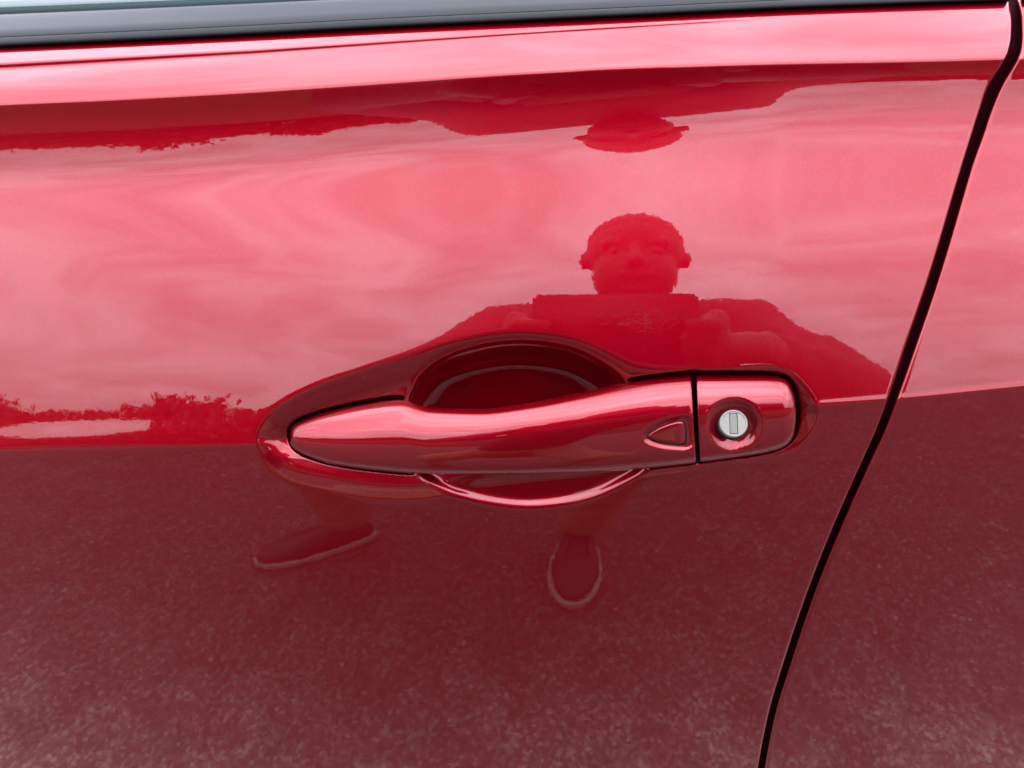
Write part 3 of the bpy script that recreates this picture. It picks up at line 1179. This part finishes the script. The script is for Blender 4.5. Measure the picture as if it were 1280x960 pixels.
for h, k, a in ((HIP_R, KN_R, AN_R), (HIP_L, KN_L, AN_L)):
    capsule(bm, h, k, 0.106, 0.076)
    capsule(bm, k, k.lerp(a, 0.90), 0.076, 0.060)
fused("trousers", bm, 0.011, M_TROUSER, person, 5)


def shoe(an, dr):
    dr = dr.normalized()
    sd = Vector((dr.y, -dr.x, 0))
    base = Vector((an.x, an.y, 0))

    def ring(L, z, grow):
        pts = []
        for k in range(36):
            a = 2 * math.pi * k / 36
            u = math.cos(a)
            w = 0.046 + grow + 0.010 * sstep(-0.4, 0.5, u) - 0.006 * sstep(-0.2, -0.9, u)
            f = 0.09 + u * (0.142 + grow)
            s = math.copysign(abs(math.sin(a)) ** 0.82, math.sin(a)) * w
            zz = z(u) if callable(z) else z
            pts.append(base + dr * f + sd * s + Vector((0, 0, zz)))
        return pts

    def loft(name, rings, m):
        V = [tuple(p) for r in rings for p in r]
        F = []
        n_ = 36
        for r in range(len(rings) - 1):
            for k in range(n_):
                j = (k + 1) % n_
                F.append((r * n_ + k, r * n_ + j, (r + 1) * n_ + j, (r + 1) * n_ + k))
        F.append(tuple(range(n_))[::-1])
        F.append(tuple(range((len(rings) - 1) * n_, len(rings) * n_)))
        me_ = bpy.data.meshes.new(name)
        me_.from_pydata(V, [], F)
        return me_
    up = loft("shoe", [ring(0, 0.020, -0.006), ring(0, lambda u: 0.045 - 0.010 * u, -0.003), ring(0, lambda u: 0.066 - 0.018 * u, -0.012),
                       ring(0, lambda u: 0.083 - 0.028 * max(u, 0) - 0.006 * u, -0.026)], M_SHOE)
    o = link("shoe", up, M_SHOE, person)
    so = loft("sole", [ring(0, 0.002, 0.0), ring(0, 0.010, 0.004), ring(0, 0.022, 0.004), ring(0, 0.026, 0.0), ring(0, 0.025, -0.01)], M_SOLE)
    s_ = bpy.data.objects.new("sole", so)
    COL.objects.link(s_)
    so.materials.append(M_SOLE)
    s_.parent = o
    return o


shoe(AN_R, Vector((-0.02, 1, 0)))
shoe(AN_L, Vector((-0.86, 0.5, 0)))

# ------------------------------------------------------------------ phone
phone = thing("smartphone", PH_C, "black phone held upright between both hands, mirrored in the red door", "phone")
bm = bmesh.new()
bmesh.ops.create_cube(bm, size=1.0)
for v in bm.verts:
    v.co = ph(v.co.x * 0.152, v.co.y * 0.078, v.co.z * -0.009)
bmesh.ops.bevel(bm, geom=list(bm.edges), offset=0.004, segments=3, affect='EDGES')
me = bpy.data.meshes.new("case")
bm.to_mesh(me)
bm.free()
link("case", me, M_PHONE, phone)
for dx, dy in ((-0.064, 0.006), (-0.058, -0.016)):
    bm = bmesh.new()
    bmesh.ops.create_cone(bm, cap_ends=True, segments=24, radius1=0.0075, radius2=0.007, depth=0.0025,
                          matrix=Matrix.Translation(ph(dx, dy, 0.0058)) @ Matrix.Rotation(math.pi / 2 - TAU, 4, 'X'))
    me = bpy.data.meshes.new("camera_lens")
    bm.to_mesh(me)
    bm.free()
    link("camera_lens", me, M_LENS, phone)

# ------------------------------------------------------------------ trees behind the camera, mirrored in the paint
TREES = [(-62, -34, 6.6), (-51, -36, 5.9), (-43, -40, 6.3), (-36, -38, 5.2), (-28, -42, 6.1), (-20, -46, 6.0), (-13, -48, 5.8),
         (14, -60, 5.2), (26, -56, 5.5), (39, -50, 5.2), (0, -58, 5.3), (54, -44, 5.3)]
TLAB = ["broad dark tree at the far end of the treeline behind the lot", "lower rounded tree next to the broad end tree",
        "tallest tree of the mirrored treeline", "small tree beside the tallest one", "full rounded tree near the middle of the treeline",
        "slim tree past the full rounded one", "last small tree before the open sky gap", "low distant tree beyond the open lot",
        "slightly taller distant tree beyond the open lot", "distant tree with wide crown beyond the lot", "lone small tree behind the person",
        "outermost distant tree at the lot's other side"]
for (x, y, h), lab in zip(TREES, TLAB):
    t = thing("tree", (x, y, 0), lab, "tree", "trees behind the parking lot")
    bm = bmesh.new()
    capsule(bm, (x, y, 0), (x + 0.2, y, h * 0.6), 0.22, 0.09, n=8)
    for k in range(4):
        a = k * 1.6
        capsule(bm, (x + 0.1, y, h * (0.35 + 0.06 * k)), (x + math.cos(a) * h * 0.25, y + math.sin(a) * h * 0.25, h * (0.6 + 0.06 * k)), 0.09, 0.03, n=6)
    me = bpy.data.meshes.new("trunk")
    bm.to_mesh(me)
    bm.free()
    link("trunk", me, M_BARK, t)
    N = 3000
    cl = rng.normal(0, 1, (26, 3))
    cl /= np.linalg.norm(cl, axis=1)[:, None]
    cl *= np.array([h * 0.45, h * 0.45, h * 0.33]) * rng.uniform(0.3, 1.0, (26, 1))
    p = cl[rng.integers(0, 26, N)] + rng.normal(0, h * 0.075, (N, 3)) + np.array([x, y, h * 0.6])
    p[:, 2] = np.maximum(p[:, 2], 0.3)
    a = rng.normal(0, 1, (N, 3))
    b = rng.normal(0, 1, (N, 3))
    a = a / np.linalg.norm(a, axis=1)[:, None] * 0.30
    b = b / np.linalg.norm(b, axis=1)[:, None] * 0.30
    V = np.stack([p - a, p - b, p + a, p + b], 1).reshape(-1, 3)
    me = bpy.data.meshes.new("crown")
    me.from_pydata(V.tolist(), [], np.arange(N * 4).reshape(-1, 4).tolist())
    link("crown", me, M_LEAF, t, smooth=False)

# far-off belt of wood behind the trees
def belt(x0, x1, y, h, n, leaf=0.26):
    p = np.stack([rng.uniform(x0, x1, n), y + rng.normal(0, 1.2, n), np.zeros(n)], 1)
    top = h * (0.84 + 0.09 * np.sin(p[:, 0] * 0.31 + 1) + 0.06 * np.sin(p[:, 0] * 0.83) + 0.04 * np.sin(p[:, 0] * 2.1))
    p[:, 2] = top * rng.uniform(0.0, 1.0, n) ** 0.8
    a = rng.normal(0, 1, (n, 3))
    b = rng.normal(0, 1, (n, 3))
    a = a / np.linalg.norm(a, axis=1)[:, None] * leaf
    b = b / np.linalg.norm(b, axis=1)[:, None] * leaf
    return np.stack([p - a, p - b, p + a, p + b], 1).reshape(-1, 3)


V = np.concatenate([belt(-135, -6, -50, 6.4, 70000), belt(-10, 130, -66, 5.4, 50000)])
me = bpy.data.meshes.new("woodland")
me.from_pydata(V.tolist(), [], np.arange(len(V)).reshape(-1, 4).tolist())
wd = link("woodland", me, M_LEAF, smooth=False)
tag(wd, "dark belt of wood along the edge of the lot, mirrored in the paint", "woodland", None, "stuff")
